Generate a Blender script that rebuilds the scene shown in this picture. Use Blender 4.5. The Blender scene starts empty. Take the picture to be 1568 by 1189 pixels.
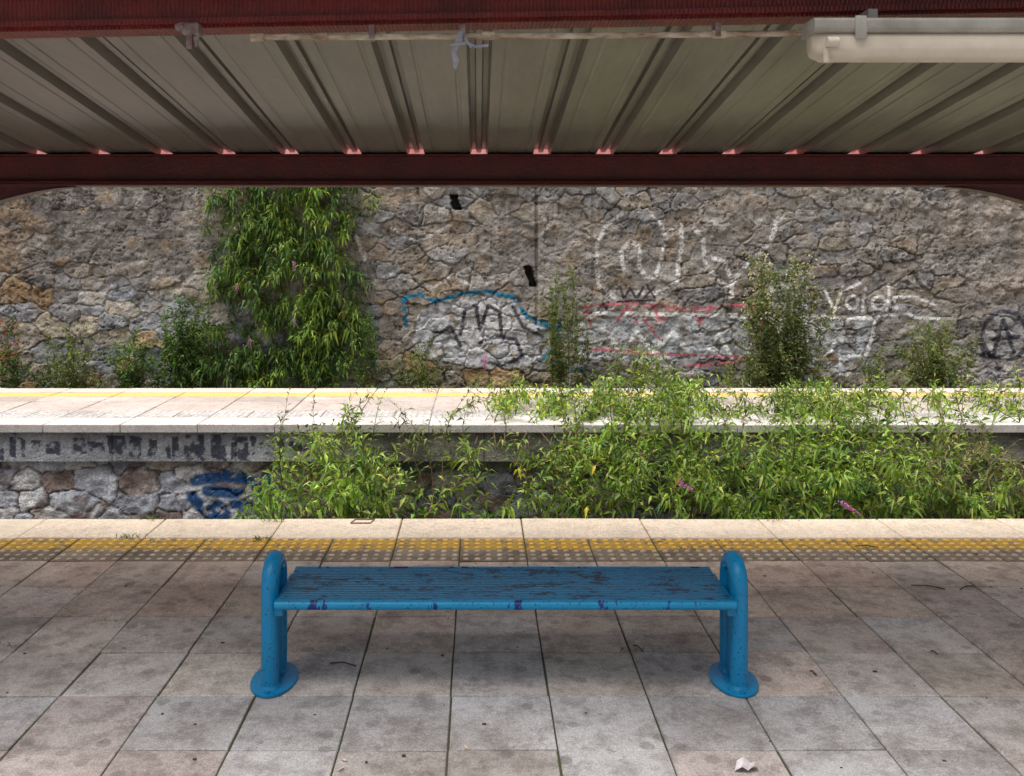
import bpy, math, random
import numpy as np
from mathutils import Vector, kdtree
R=random.Random(7); NR=np.random.RandomState(11)
F=1394.0; CX=732.0; CY=380.0; H=1.83
def P(px,py,Y): return Vector(((px-CX)/F*Y, Y, H-(py-CY)/F*Y))
scene=bpy.context.scene

# ---------------- helpers ----------------
def link(o,parent=None):
    scene.collection.objects.link(o)
    if parent: o.parent=parent
    return o
def empty(name):
    e=bpy.data.objects.new(name,None); scene.collection.objects.link(e); return e
def mesh_obj(name,verts,faces,mats,fm=None,col=None,smooth=False,parent=None):
    me=bpy.data.meshes.new(name)
    me.from_pydata([tuple(v) for v in verts] if not isinstance(verts,np.ndarray) else verts.tolist(),[],faces if not isinstance(faces,np.ndarray) else faces.tolist())
    for m in mats: me.materials.append(m)
    if fm is not None: me.polygons.foreach_set('material_index',np.array(fm,dtype=np.int32))
    if col is not None:
        a=me.attributes.new('Col','FLOAT_COLOR','POINT')
        c=np.ones((len(me.vertices),4),dtype=np.float32); c[:,:3]=np.array(col)[:,:3]
        a.data.foreach_set('color',c.ravel())
    if smooth: me.polygons.foreach_set('use_smooth',np.ones(len(me.polygons),dtype=bool))
    me.update()
    return link(bpy.data.objects.new(name,me),parent)
class MB:
    def __init__(s): s.v=[];s.f=[];s.m=[]
    def add(s,vs,fs,mi=0):
        b=len(s.v); s.v+= [tuple(v) for v in vs]; s.f+=[tuple(i+b for i in f) for f in fs]; s.m+=[mi]*len(fs)
    def box(s,x0,x1,y0,y1,z0,z1,mi=0,c=0.0):
        if c<=0:
            vs=[(x,y,z) for z in(z0,z1) for y in(y0,y1) for x in(x0,x1)]
            s.add(vs,[(0,2,3,1),(4,5,7,6),(0,1,5,4),(2,6,7,3),(0,4,6,2),(1,3,7,5)],mi)
        else:
            def ring(d,z): return [(x0+d,y0+d,z),(x1-d,y0+d,z),(x1-d,y1-d,z),(x0+d,y1-d,z)]
            vs=ring(c,z0)+ring(0,z0+c)+ring(0,z1-c)+ring(c,z1)
            fs=[(3,2,1,0),(12,13,14,15)]
            for k in range(3):
                for i in range(4):
                    j=(i+1)%4; fs.append((k*4+i,k*4+j,k*4+4+j,k*4+4+i))
            s.add(vs,fs,mi)
    def tube(s,pts,r,n=10,mi=0,cap=True):
        pts=[Vector(p) for p in pts]; rr=r if isinstance(r,(list,tuple)) else [r]*len(pts)
        rings=[];up=None
        for i,p in enumerate(pts):
            t=(pts[min(i+1,len(pts)-1)]-pts[max(i-1,0)]).normalized()
            if up is None:
                up=Vector((0,0,1)) if abs(t.z)<.9 else Vector((1,0,0))
            a=t.cross(up); 
            if a.length<1e-4: a=t.cross(Vector((1,.3,0)))
            a.normalize(); b=a.cross(t).normalized(); up=b
            rings.append([p+(a*math.cos(2*math.pi*k/n)+b*math.sin(2*math.pi*k/n))*rr[i] for k in range(n)])
        vs=[v for q in rings for v in q]; fs=[]
        for i in range(len(pts)-1):
            for k in range(n):
                l=(k+1)%n; fs.append((i*n+k,i*n+l,i*n+n+l,i*n+n+k))
        if cap: fs+= [tuple(range(n))[::-1], tuple((len(pts)-1)*n+k for k in range(n))]
        s.add(vs,fs,mi)
    def obj(s,name,mats,smooth=False,parent=None,auto=None):
        o=mesh_obj(name,s.v,s.f,mats,s.m,smooth=smooth or auto is not None,parent=parent)
        if auto is not None:
            try: o.data.set_sharp_from_angle(angle=math.radians(auto))
            except Exception: pass
        return o
def extr_x(mb,prof,x0,x1,mi=0,cap=True):
    n=len(prof)
    vs=[(x0,y,z) for y,z in prof]+[(x1,y,z) for y,z in prof]
    fs=[(i,(i+1)%n,n+(i+1)%n,n+i) for i in range(n)]
    if cap: fs+=[tuple(range(n))[::-1],tuple(range(n,2*n))]
    mb.add(vs,fs,mi)

# ---- numpy noise
TAB=NR.rand(256,256)
def vn(x,y,s=0):
    x=np.asarray(x)+s*17.31; y=np.asarray(y)+s*41.7
    xi=np.floor(x).astype(int); yi=np.floor(y).astype(int); fx=x-xi; fy=y-yi
    fx=fx*fx*(3-2*fx); fy=fy*fy*(3-2*fy)
    g=lambda a,b:TAB[a&255,b&255]
    return (g(xi,yi)*(1-fx)+g(xi+1,yi)*fx)*(1-fy)+(g(xi,yi+1)*(1-fx)+g(xi+1,yi+1)*fx)*fy
def fbm(x,y,s=0,o=4):
    r=0;a=.5;t=0
    for k in range(o):
        r=r+a*vn(x*2**k,y*2**k,s+k*3);t+=a;a*=.55
    return r/t
def ss(a,b,x):
    t=np.clip((x-a)/(b-a),0,1); return t*t*(3-2*t)

# ---- materials
def new_mat(name):
    m=bpy.data.materials.new(name); m.use_nodes=True; nt=m.node_tree
    return m,nt,nt.nodes['Principled BSDF']
def nd(nt,t,ins=None,**pr):
    n=nt.nodes.new(t)
    for k,v in pr.items(): setattr(n,k,v)
    for k,v in (ins or {}).items():
        if hasattr(v,'is_output'): nt.links.new(v,n.inputs[k])
        else: n.inputs[k].default_value=v
    return n
def pos(nt,sc=(1,1,1)):
    tc=nd(nt,'ShaderNodeTexCoord'); mp=nd(nt,'ShaderNodeMapping',{'Vector':tc.outputs['Object'],'Scale':sc}); return mp.outputs[0]
def noise(nt,vec,scale,detail=4,rough=.55):
    return nd(nt,'ShaderNodeTexNoise',{'Vector':vec,'Scale':scale,'Detail':detail,'Roughness':rough}).outputs['Fac']
def ramp(nt,fac,a,b,ca=(0,0,0,1),cb=(1,1,1,1)):
    r=nd(nt,'ShaderNodeValToRGB',{'Fac':fac}); e=r.color_ramp.elements
    e[0].position=a;e[0].color=ca;e[1].position=b;e[1].color=cb
    return r.outputs['Color']
def mix(nt,fac,a,b,bt='MIX'):
    n=nt.nodes.new('ShaderNodeMix'); n.data_type='RGBA'; n.blend_type=bt
    for idx,v in ((0,fac),(6,a),(7,b)):
        if hasattr(v,'is_output'): nt.links.new(v,n.inputs[idx])
        elif idx==0: n.inputs[0].default_value=v
        else: n.inputs[idx].default_value=(*v[:3],1)
    return n.outputs[2]
def mth(nt,op,a,b=0.0):
    n=nd(nt,'ShaderNodeMath',operation=op)
    for i,v in enumerate((a,b)):
        if hasattr(v,'is_output'): nt.links.new(v,n.inputs[i])
        else: n.inputs[i].default_value=v
    return n.outputs[0]
def bump(nt,bsdf,h,strength=.5,dist=.01):
    b=nd(nt,'ShaderNodeBump',{'Height':h,'Strength':strength,'Distance':dist}); nt.links.new(b.outputs[0],bsdf.inputs['Normal'])
def attr(nt): return nd(nt,'ShaderNodeAttribute',attribute_name='Col').outputs['Color']

def mat_simple(name,c1,c2,scale=6,rough=.6,bs=.2,bd=.004,sc=(1,1,1),metal=0,spec=.5):
    m,nt,b=new_mat(name); v=pos(nt,sc)
    n=noise(nt,v,scale,4,.65)
    nt.links.new(mix(nt,ramp(nt,n,.35,.65),c1,c2),b.inputs['Base Color'])
    b.inputs['Roughness'].default_value=rough; b.inputs['Metallic'].default_value=metal
    b.inputs['Specular IOR Level'].default_value=spec
    bump(nt,b,noise(nt,v,scale*8,2),bs,bd)
    return m
def mat_attr_stone(name,bd=.012):
    m,nt,b=new_mat(name); v=pos(nt)
    n1=noise(nt,v,11,4,.75); n2=noise(nt,v,45,3,.7)
    c=mix(nt,.7,attr(nt),ramp(nt,n1,.3,.72,(.6,.6,.6,1),(1.45,1.43,1.4,1)),'MULTIPLY')
    c=mix(nt,.7,c,ramp(nt,n2,.3,.7,(.5,.5,.5,1),(1.5,1.5,1.5,1)),'MULTIPLY')
    nt.links.new(c,b.inputs['Base Color']); b.inputs['Roughness'].default_value=.9
    b.inputs['Specular IOR Level'].default_value=.2
    bump(nt,b,mth(nt,'ADD',mth(nt,'MULTIPLY',n1,1.7),n2),.8,bd*2)
    return m
M_wall=mat_attr_stone('rubble_stone')

def mat_paving(name,yellow=None,stain=1.0,moss=.5):
    m,nt,b=new_mat(name); v=pos(nt)
    n1=noise(nt,v,1.7,4,.6); n2=noise(nt,v,8,4,.7); n3=noise(nt,v,150,1,.6); n4=noise(nt,v,34,3,.7)
    c=attr(nt)
    c=mix(nt,.7*stain,c,ramp(nt,n1,.36,.66,(.66,.60,.56,1),(1.2,1.2,1.2,1)),'MULTIPLY')
    c=mix(nt,.6*stain,c,ramp(nt,n2,.38,.54,(.55,.52,.5,1),(1.1,1.1,1.1,1)),'MULTIPLY')
    c=mix(nt,.5,c,ramp(nt,n4,.3,.7,(.65,.65,.65,1),(1.3,1.3,1.3,1)),'MULTIPLY')
    c=mix(nt,.5,c,ramp(nt,n3,.3,.7,(.5,.5,.5,1),(1.5,1.5,1.5,1)),'MULTIPLY')
    vo=nd(nt,'ShaderNodeTexVoronoi',{'Vector':v,'Scale':8.0,'Randomness':1.0})
    sp=mth(nt,'SUBTRACT',vo.outputs['Distance'],mth(nt,'MULTIPLY',n4,.34))
    sepc=nd(nt,'ShaderNodeSeparateColor',{'Color':vo.outputs['Color']})
    spot=mth(nt,'MULTIPLY',mth(nt,'LESS_THAN',sp,.05),mth(nt,'GREATER_THAN',sepc.outputs[0],.45))
    c=mix(nt,mth(nt,'MULTIPLY',spot,.38*stain),c,(.10,.09,.085))
    mo=ramp(nt,mth(nt,'ADD',mth(nt,'MULTIPLY',n1,.6),mth(nt,'MULTIPLY',n4,.4)),.57,.68)
    c=mix(nt,mth(nt,'MULTIPLY',mo,moss),c,(.17,.18,.06))
    if yellow:
        sx=nd(nt,'ShaderNodeSeparateXYZ',{'Vector':v})
        y=mth(nt,'ADD',sx.outputs[1],mth(nt,'MULTIPLY',mth(nt,'SUBTRACT',n4,.5),.03))
        k=mth(nt,'MULTIPLY',mth(nt,'GREATER_THAN',y,yellow[0]),mth(nt,'LESS_THAN',y,yellow[1]))
        wear=ramp(nt,mth(nt,'ADD',mth(nt,'MULTIPLY',n2,.5),mth(nt,'MULTIPLY',n4,.5)),yellow[2],yellow[2]+.1)
        c=mix(nt,mth(nt,'MULTIPLY',k,wear),c,yellow[3])
    nt.links.new(c,b.inputs['Base Color'])
    b.inputs['Roughness'].default_value=.8; b.inputs['Specular IOR Level'].default_value=.35
    bump(nt,b,mth(nt,'ADD',mth(nt,'MULTIPLY',n3,.6),n4),.5,.004)
    return m
M_pave=mat_paving('concrete_paving',moss=.3)
M_cope=mat_paving('coping_concrete',stain=.4,moss=.5)
M_tact=mat_paving('tactile_concrete',yellow=(5.52,5.735,.42,(.50,.30,.05)),moss=.3)
M_tacb=mat_paving('tactile_blister_concrete',yellow=(5.50,5.735,.36,(.90,.53,.08)),stain=.6,moss=.1)
M_fpave=mat_paving('far_paving',yellow=(11.22,11.50,.34,(.68,.45,.12)),stain=.5,moss=.15)
M_joint=mat_simple('joint_dirt',(.09,.075,.06),(.09,.11,.035),3,.95)
M_conc=mat_simple('old_concrete',(.22,.2,.17),(.38,.35,.31),5,.9,.5,.01)
M_ground=mat_simple('track_dirt',(.05,.04,.03),(.12,.1,.07),3,.95,.8,.03)

def mat_red(name,c,ridged=False):
    m,nt,b=new_mat(name); v=pos(nt); n=noise(nt,v,5,4,.7); n2=noise(nt,v,60,3,.7)
    col=mix(nt,ramp(nt,n,.35,.7),c,tuple(x*.5 for x in c))
    col=mix(nt,mth(nt,'MULTIPLY',ramp(nt,n2,.62,.72),.5),col,(.15,.09,.07))
    h=n2
    if ridged:
        w=nd(nt,'ShaderNodeTexWave',{'Vector':v,'Scale':22.0,'Distortion':2.2,'Detail':3.0,'Detail Scale':1.5}); w.bands_direction='X'
        col=mix(nt,.6,col,ramp(nt,w.outputs['Fac'],.1,.8,(.55,.5,.5,1),(1.2,1.2,1.2,1)),'MULTIPLY')
        h=mth(nt,'ADD',mth(nt,'MULTIPLY',w.outputs['Fac'],1.2),n2)
    nt.links.new(col,b.inputs['Base Color']); b.inputs['Roughness'].default_value=.4
    bump(nt,b,h,.6,.006)
    return m
M_red=mat_red('red_paint',(.095,.007,.006))
M_redr=mat_red('red_paint_weathered',(.17,.012,.008),True)
M_fascia=mat_simple('red_fascia',(.75,.40,.38),(.65,.22,.2),8,.5)

# ---------------- camera, world, sun ----------------
cam=bpy.data.cameras.new('camera'); co=bpy.data.objects.new('camera',cam); scene.collection.objects.link(co)
co.location=(0,0,H); co.rotation_euler=(math.radians(90),0,0)
cam.sensor_width=36; cam.lens=36*F/1568; cam.shift_x=(784-CX)/1568; cam.shift_y=-(594.5-CY)/1568; cam.clip_end=2000
scene.camera=co
w=bpy.data.worlds.new('World'); scene.world=w; w.use_nodes=True; nt=w.node_tree
sd=Vector((-.22,-.10,.95)).normalized()
sky=nt.nodes.new('ShaderNodeTexSky'); sky.sky_type='NISHITA'; sky.sun_disc=False
sky.sun_elevation=math.asin(sd.z); sky.sun_rotation=math.atan2(sd.x,sd.y); sky.air_density=1; sky.dust_density=8; sky.ozone_density=.5
hs=nd(nt,'ShaderNodeHueSaturation',{'Color':sky.outputs[0],'Saturation':.5,'Value':1.0})
bg=nt.nodes['Background']; nt.links.new(hs.outputs[0],bg.inputs[0]); bg.inputs[1].default_value=.15
sl=bpy.data.lights.new('sun','SUN'); sl.energy=3.5; sl.angle=math.radians(56); sl.color=(1,.965,.92)
so=bpy.data.objects.new('sun',sl); scene.collection.objects.link(so); so.rotation_euler=sd.to_track_quat('Z','Y').to_euler()
scene.view_settings.view_transform='Standard'; scene.view_settings.look='None'; scene.view_settings.exposure=0

# ---------------- ground ----------------
mb=MB(); mb.add([(-300,-300,-1.02),(300,-300,-1.02),(300,300,-1.02),(-300,300,-1.02)],[(0,1,2,3)])
mb.obj('ground',[M_ground])

# ---------------- near platform ----------------
def slabs(name,xs,ys,z,th,gap,cham,mat,colf,tilt=.0015,parent=None):
    V=[];Fa=[];C=[]
    for i in range(len(xs)-1):
        for j in range(len(ys)-1):
            x0,x1,y0,y1=xs[i]+gap/2,xs[i+1]-gap/2,ys[j]+gap/2,ys[j+1]-gap/2
            dz=R.uniform(-tilt,tilt); ta=R.uniform(-tilt,tilt); tb=R.uniform(-tilt,tilt)
            b=len(V); c=colf(i,j,(x0+x1)/2,(y0+y1)/2)
            j0=R.uniform(-1,1)*.002
            def ring(d,zz,top):
                o=[]
                for sx,sy in((0,0),(1,0),(1,1),(0,1)):
                    o.append(((x1-d if sx else x0+d)+j0,(y1-d if sy else y0+d),zz+(dz+ta*(sx*2-1)+tb*(sy*2-1) if top else 0)))
                return o
            V+=ring(0,z-th,False)+ring(0,z-cham,True)+ring(cham,z,True); C+=[c]*12
            for k in range(2):
                for q in range(4):
                    r=(q+1)%4; Fa.append((b+k*4+q,b+k*4+r,b+k*4+4+r,b+k*4+4+q))
            Fa.append((b+8,b+9,b+10,b+11))
    return mesh_obj(name,V,Fa,[mat],col=C,parent=parent)
def blisters(name,x0,x1,ys,z,mat,col,sp=.0667,r=.0145,h=.006,parent=None):
    V=[];Fa=[];C=[]
    n=int((x1-x0)/sp)
    for i in range(n):
        x=x0+sp*(i+.5)
        for y in ys:
            b=len(V); k=8
            for rr,hh in((r,-.001),(r*.86,h*.75),(r*.55,h)):
                for q in range(k):
                    a=2*math.pi*q/k; V.append((x+rr*math.cos(a),y+rr*math.sin(a),z+hh))
            C+=[col*R.uniform(.72,1.2)]*24
            for l in range(2):
                for q in range(k): Fa.append((b+l*k+q,b+l*k+(q+1)%k,b+l*k+k+(q+1)%k,b+l*k+k+q))
            Fa.append(tuple(b+16+q for q in range(k)))
    return mesh_obj(name,V,Fa,[mat],col=C,parent=parent)
plat=empty('platform')
mb=MB(); mb.box(-30,30,-6,6.10,-1.02,-.10,0); mb.box(-30,30,-6,5.75,-.098,-.009,1)
mb.box(-30,30,5.76,6.08,-.098,-.03,1)
mb.obj('platform_base',[M_conc,M_joint],parent=plat)
xs=[-.11+.4*k for k in range(-30,32)]; ys=[5.32-.4*k for k in range(24,-1,-1)]
def pcol(i,j,x,y):
    t=R.random(); a=np.array([.52,.485,.46])*R.uniform(.84,1.09)
    if t<.3: a=a*np.array([1.0,.96,.91])
    if t>.8: a=a*np.array([1.07,.98,.92])
    if y<3.6: a=a*np.array([.93,.98,1.05])  # cool tint on front rows paints in open-sky light from behind
    if y>4.5: a=a*np.array([1.16,1.05,.96])  # back rows painted lighter and warmer, as daylight past the canopy edge
    return a
slabs('platform_paving',xs,ys,0,.05,.0072,.003,M_pave,pcol,.0022,plat)
slabs('tactile_paving',xs,[5.32,5.735],-.001,.05,.008,.003,M_tact,lambda i,j,x,y:np.array([.27,.21,.15])*R.uniform(.8,1.15),.001,plat)
blisters('tactile_blisters',-12.11,12.2,[5.32+.0692*(k+.5) for k in range(6)],-.001,M_tacb,np.array([.64,.53,.41]),parent=plat,r=.019,h=.0055)
xs2=[.29+.8*k for k in range(-16,17)]
slabs('platform_edge_coping',xs2,[5.735,6.15],.002,.1,.008,.006,M_cope,lambda i,j,x,y:np.array([.88,.74,.58])*R.uniform(.88,1.04),.002,plat)

# ---------------- far platform ----------------
fp=empty('far_platform')
mb=MB(); mb.box(-30,30,9.64,11.80,-1.02,-.012,0)
mb.box(-30,30,9.52,9.68,-.38,-.085,0)
mb.obj('far_platform_base',[M_conc],parent=fp)
slabs('far_platform_coping',xs2,[9.43,9.84],.0,.082,.010,.006,M_cope,lambda i,j,x,y:np.array([.58,.55,.53])*R.uniform(.9,1.05),.002,fp)
xs3=[-12.11+.4*k for k in range(62)]
slabs('far_platform_tactile',xs3,[9.84,10.25],-.001,.05,.010,.004,M_fpave,lambda i,j,x,y:np.array([.46,.435,.42])*R.uniform(.88,1.08),.001,fp)
blisters('far_platform_blisters',-12.11,12.2,[9.84+.0683*(k+.5) for k in range(6)],-.001,M_fpave,np.array([.58,.56,.54]),parent=fp,r=.018)
xs4=[-12.51+.8*k for k in range(32)]
slabs('far_platform_paving',xs4,[10.25,10.85,11.2,11.55],0,.05,.014,.005,M_fpave,lambda i,j,x,y:np.array([.48,.415,.38])*R.uniform(.82,1.1),.002,fp)
slabs('far_platform_rear_coping',xs2,[11.55,11.87],.002,.1,.01,.006,M_cope,lambda i,j,x,y:np.array([.60,.54,.47])*R.uniform(.9,1.06),.002,fp)

# ---------------- stone walls (real relief) ----------------
def voronoi(X,Z,sx,sz,seed,drop=.25,wp=1.0,pw=4.0):
    rs=np.random.RandomState(seed)
    x0,x1,z0,z1=X.min()-1,X.max()+1,Z.min()-1,Z.max()+1
    pts=[]
    nz=int((z1-z0)/sz); nx=int((x1-x0)/sx)
    for j in range(nz):
        off=rs.rand()
        for i in range(nx):
            if rs.rand()<drop: continue
            pts.append((x0+(i+off+rs.rand()*.7)*sx,z0+(j+.2+rs.rand()*.45)*sz))
    k=kdtree.KDTree(len(pts)); a=sz/sx
    for i,p in enumerate(pts): k.insert((p[0]*a,p[1],0),i)
    k.balance()
    wx=X+wp*(.09*(fbm(X*3,Z*3,seed,3)-.5)+.07*(fbm(X*12,Z*12,seed+5,2)-.5))
    wz=Z+wp*(.10*(fbm(X*2.4,Z*3,seed+9,3)-.5)+.05*(fbm(X*12,Z*12,seed+6,2)-.5))
    n=X.size; K=5; ii=np.zeros((n,K),int)
    wx=wx.ravel()*a; wz=wz.ravel(); fn=k.find_n
    for q,(u,v) in enumerate(zip(wx.tolist(),wz.tolist())):
        ii[q]=[r[1] for r in fn((u,v,0),K)]
    pa=np.array(pts); dxx=np.abs(pa[ii,0]*a-wx[:,None]); dzz=np.abs(pa[ii,1]-wz[:,None])
    d=(dxx**pw+dzz**pw)**(1/pw); o=np.argsort(d,axis=1); r=np.arange(n)
    idx=ii[r,o[:,0]]; e=d[r,o[:,1]]-d[r,o[:,0]]
    return idx.reshape(X.shape),e.reshape(X.shape),rs.rand(len(pts),4)
class Canvas:
    def __init__(s,PX,PY,C): s.PX=PX;s.PY=PY;s.C=C
    def stroke(s,pts,wd,col,a=.9,thr=.35,seed=3,ns=.12):
        d=np.full(s.PX.shape,1e9)
        for (ax,ay),(bx,by) in zip(pts[:-1],pts[1:]):
            vx,vy=bx-ax,by-ay; L=vx*vx+vy*vy+1e-6
            t=np.clip(((s.PX-ax)*vx+(s.PY-ay)*vy)/L,0,1)
            d=np.minimum(d,np.hypot(s.PX-ax-t*vx,s.PY-ay-t*vy))
        s.lay(1-ss(wd*.36,wd*.66,d),col,a,thr,seed,ns)
    def lay(s,m,col,a,thr,seed,ns):
        nz=fbm(s.PX*ns,s.PY*ns,seed,3); m=m*a*ss(thr-.08,thr+.08,nz)
        s.C[:]=s.C*(1-m[...,None])+np.array(col)*m[...,None]
    def poly(s,pts,col,a=.8,thr=.4,seed=5,ns=.1):
        ins=np.zeros(s.PX.shape,bool); n=len(pts)
        for i in range(n):
            ax,ay=pts[i];bx,by=pts[(i+1)%n]
            c=((ay>s.PY)!=(by>s.PY))&(s.PX<(bx-ax)*(s.PY-ay)/(by-ay+1e-9)+ax); ins^=c
        s.lay(ins.astype(float),col,a,thr,seed,ns)
def circ(x,y,rx,ry,a0=0,a1=360,n=18): return [(x+rx*math.cos(math.radians(a0+(a1-a0)*i/n)),y+ry*math.sin(math.radians(a0+(a1-a0)*i/n))) for i in range(n+1)]
def grid_wall(name,X,Z,Yb,disp,C,mat,parent=None):
    nz,nx=X.shape
    V=np.stack([X,Yb-disp,Z],-1).reshape(-1,3)
    i=np.arange(nx-1);j=np.arange(nz-1);I,J=np.meshgrid(i,j); b=(J*nx+I).ravel()
    Fc=np.stack([b,b+1,b+nx+1,b+nx],-1)
    return mesh_obj(name,V,Fc,[mat],col=C.reshape(-1,3),smooth=True,parent=parent)

YW=14.5
gx=np.concatenate([np.arange(-16,-8.2,.08),np.arange(-8.2,9.2,.0155),np.arange(9.2,17,.08)])
gz=np.concatenate([np.arange(-1.05,-.55,.06),np.arange(-.55,2.95,.0155),np.arange(2.95,4.3,.07)])
X,Z=np.meshgrid(gx,gz); PX=CX+X*F/YW; PY=CY-(Z-H)*F/YW
idx,e,rc=voronoi(X,Z,.37,.215,21,.24)
pal=np.array([[.34,.30,.26],[.28,.28,.29],[.40,.345,.28],[.23,.25,.29],[.46,.40,.31],[.44,.30,.17],[.21,.20,.20],[.50,.47,.42],[.34,.28,.23],[.32,.33,.37]])
pc=pal[(rc[:,0]*len(pal)).astype(int)]*(.8+.4*rc[:,1:2])
pg=np.array([.325,.30,.278])*(.80+.4*rc[:,1:2])*(1+.20*(rc[:,2:3]-.5)*np.array([1,.2,-1]))
big=fbm(X*.55,Z*.8,31,4); med=fbm(X*2.2,Z*2.5,37,4); fin=fbm(X*9,Z*9,39,4); fi2=fbm(X*5,Z*7,139,4)
E=ss(405,455,PY+(med-.5)*160)*(PX<340)+ss(440,480,PY+(med-.5)*150)*((PX>=340)&(PX<700))+ss(500,560,PY+(med-.5)*120)*(PX>=700)
E=np.clip(E+ss(.60,.70,med)*.6,0,1)
edge=ss(.0,.018,e+(fin-.5)*.022)
plaster=np.stack([.30+.24*(med-.5),.277+.22*(med-.5),.257+.20*(med-.5)],-1)
stone=pc[idx]*E[...,None]+pg[idx]*(1-E[...,None])
stone=stone*(.78+.44*fi2[...,None])
mort=np.array([.36,.335,.305])*(.65+.7*fin[...,None])
darkj=np.array([.14,.13,.12])
jt=ss(.26,.50,vn(X*2.6,Z*3.1,77)+.35*(fin-.5))[...,None]
jcol=mort*jt+darkj*(1-jt)
C=stone*edge[...,None]+jcol*(1-edge[...,None])
pl=np.clip((ss(.44,.58,big+.5*(med-.5)))*(1-E*.8),0,1)*.85
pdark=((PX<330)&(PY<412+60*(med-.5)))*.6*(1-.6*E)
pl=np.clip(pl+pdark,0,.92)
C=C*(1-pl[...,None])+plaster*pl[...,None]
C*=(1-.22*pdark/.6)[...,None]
rg=np.abs(fbm(X*4,Z*6,91,4)-.5); cr=(1-ss(.003,.012,rg))*ss(.45,.6,vn(X*1.7,Z*1.7,93)); C*=(1-.55*cr)[...,None]
pit=ss(.67,.75,fbm(X*14,Z*14,97,3)); C*=(1-.45*pit)[...,None]
C*= (.78+.44*big)[...,None]
lime=ss(.60,.74,fbm(X*3.5,Z*1.8,51,5))*.4
C=C*(1-lime[...,None])+np.array([.52,.50,.47])*lime[...,None]
warm=ss(1330,1500,PX)*ss(.4,.6,med)*.4
C=C*(1-warm[...,None])+np.array([.42,.34,.28])*warm[...,None]
rust=ss(.58,.70,fbm(X*2.7+9,Z*2.7,61,4))*.4*ss(0,500,1000-PX*.6)
C=C*(1-rust[...,None])+np.array([.40,.27,.15])*rust[...,None]
# damp run-down streaks from the coping
st=ss(.58,.72,fbm(X*3.2,Z*.25,301,4))*ss(520,300,PY)*.35; C*=(1-st)[...,None]
disp=(.02+.04*rc[:,3][idx])*edge*(1-.75*pl)+.045*(fin-.5)+.08*(med-.5)+.045*(fi2-.5)-.03*cr-.015*pit
vj=(np.abs(PX-822)<2.2)&(PY<485); disp[vj]-=.02; C[vj]*=.65
disp+= .03*ss(822,826,PX)*(PX<905)*(PY<490)
for (sx,sy,sw_,sh) in((697,310,6,13),(813,424,6,14)):
    m=(np.abs(PX-sx-(PY-sy)*.2+9*(fin-.5))<sw_)&(np.abs(PY-sy+8*(fi2-.5))<sh); disp[m]-=.16; C[m]*=.15
cv=Canvas(PX,PY,C)
W=(.78,.78,.78)
for s in ([(918,440),(912,400),(915,370),(928,345),(958,324),(990,322),(1010,340),(1020,365)],[(955,412),(950,385),(965,370),(980,378),(978,405),(988,425),(1003,425),(1012,400),(1016,378)],
          [(925,440),(940,455)],[(1022,352),(1042,345),(1044,375),(1038,400),(1036,435)],[(1062,350),(1076,368),(1080,405),(1100,432),(1118,440)],[(1118,458),(1120,430),(1150,398),(1178,372),(1188,340),(1200,333)],[(1082,392),(1108,400),(1116,420),(1125,435)],
          [(1036,440),(1000,450),(965,448)]): cv.stroke(s,6.5,W,.9,.42,4,.3)
for s in ([(600,350),(640,372),(690,345)],[(560,440),(600,420),(660,440),(720,410)],[(1150,340),(1200,332)],[(1230,480),(1225,430),(1260,400)],[(680,420),(730,440),(760,430)],[(830,360),(850,330)],[(545,360),(560,400)]): cv.stroke(s,5,W,.6,.48,8,.25)
for s in ([(1263,446),(1276,476),(1290,438)],circ(1304,463,9,10),[(1322,452),(1320,476)],[(1323,440),(1324,444)],circ(1344,464,10,10),[(1360,436),(1356,476)],[(1356,466),(1372,472),(1366,455),(1400,455),(1430,466)],[(1345,484),(1390,480),(1400,487),(1436,488)],[(1290,444),(1315,434)]):
    cv.stroke(s,4.4,(.95,.95,.97),1,.18,6,.3)
bub=[(632,530),(640,480),(668,462),(705,456),(745,452),(788,460),(806,488),(830,500),(860,502),(850,530),(806,560),(752,566),(700,556),(660,548)]
cv.poly(bub,(.60,.61,.64),.9,.33,9,.09)
cv.poly([(700,500),(720,462),(735,500),(752,462),(775,470),(790,505),(760,520),(730,545),(700,530)],(.74,.74,.74),.8,.33,10,.1)
for s in ([(705,512),(712,475),(728,468),(735,505),(748,468),(765,478),(768,514)],[(735,525),(760,515),(790,520),(800,545),(770,560),(738,552)],[(650,545),(665,515),(690,500),(705,530)],[(785,470),(800,500),(830,515)]):
    cv.stroke(s,5.5,(.06,.06,.08),.92,.28,12,.2)
for s in ([(622,500),(618,458),(640,450),(668,462),(705,450),(745,446),(786,455),(806,484),(856,500)],[(858,500),(852,528),(832,548)],[(846,560),(890,566)],[(575,545),(572,560)],[(820,494),(858,506)]):
    cv.stroke(s,6,(.02,.24,.42),1,.36,14,.15)
cv.poly([(880,490),(1140,482),(1148,545),(1000,556),(885,548)],(.56,.59,.64),.8,.40,16,.07)
cv.poly([(1170,430),(1235,436),(1240,540),(1180,545)],(.66,.66,.66),.7,.42,17,.09)
cv.poly([(1225,485),(1340,488),(1320,540),(1290,572),(1230,560)],(.60,.62,.66),.75,.40,18,.07)
for s in ([(885,500),(910,480),(1050,482),(1140,484)],[(1160,486),(1230,484),(1340,488),(1334,520),(1312,572)],[(1228,512),(1244,535),(1256,510),(1266,540),(1290,508),(1282,560)],[(905,545),(930,510),(950,540),(975,508),(1000,540),(1030,510),(1060,545)],[(1240,574),(1300,572)],[(1075,548),(1100,512),(1120,548)]):
    cv.stroke(s,6,(.86,.86,.86),.95,.30,19,.2)
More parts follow.
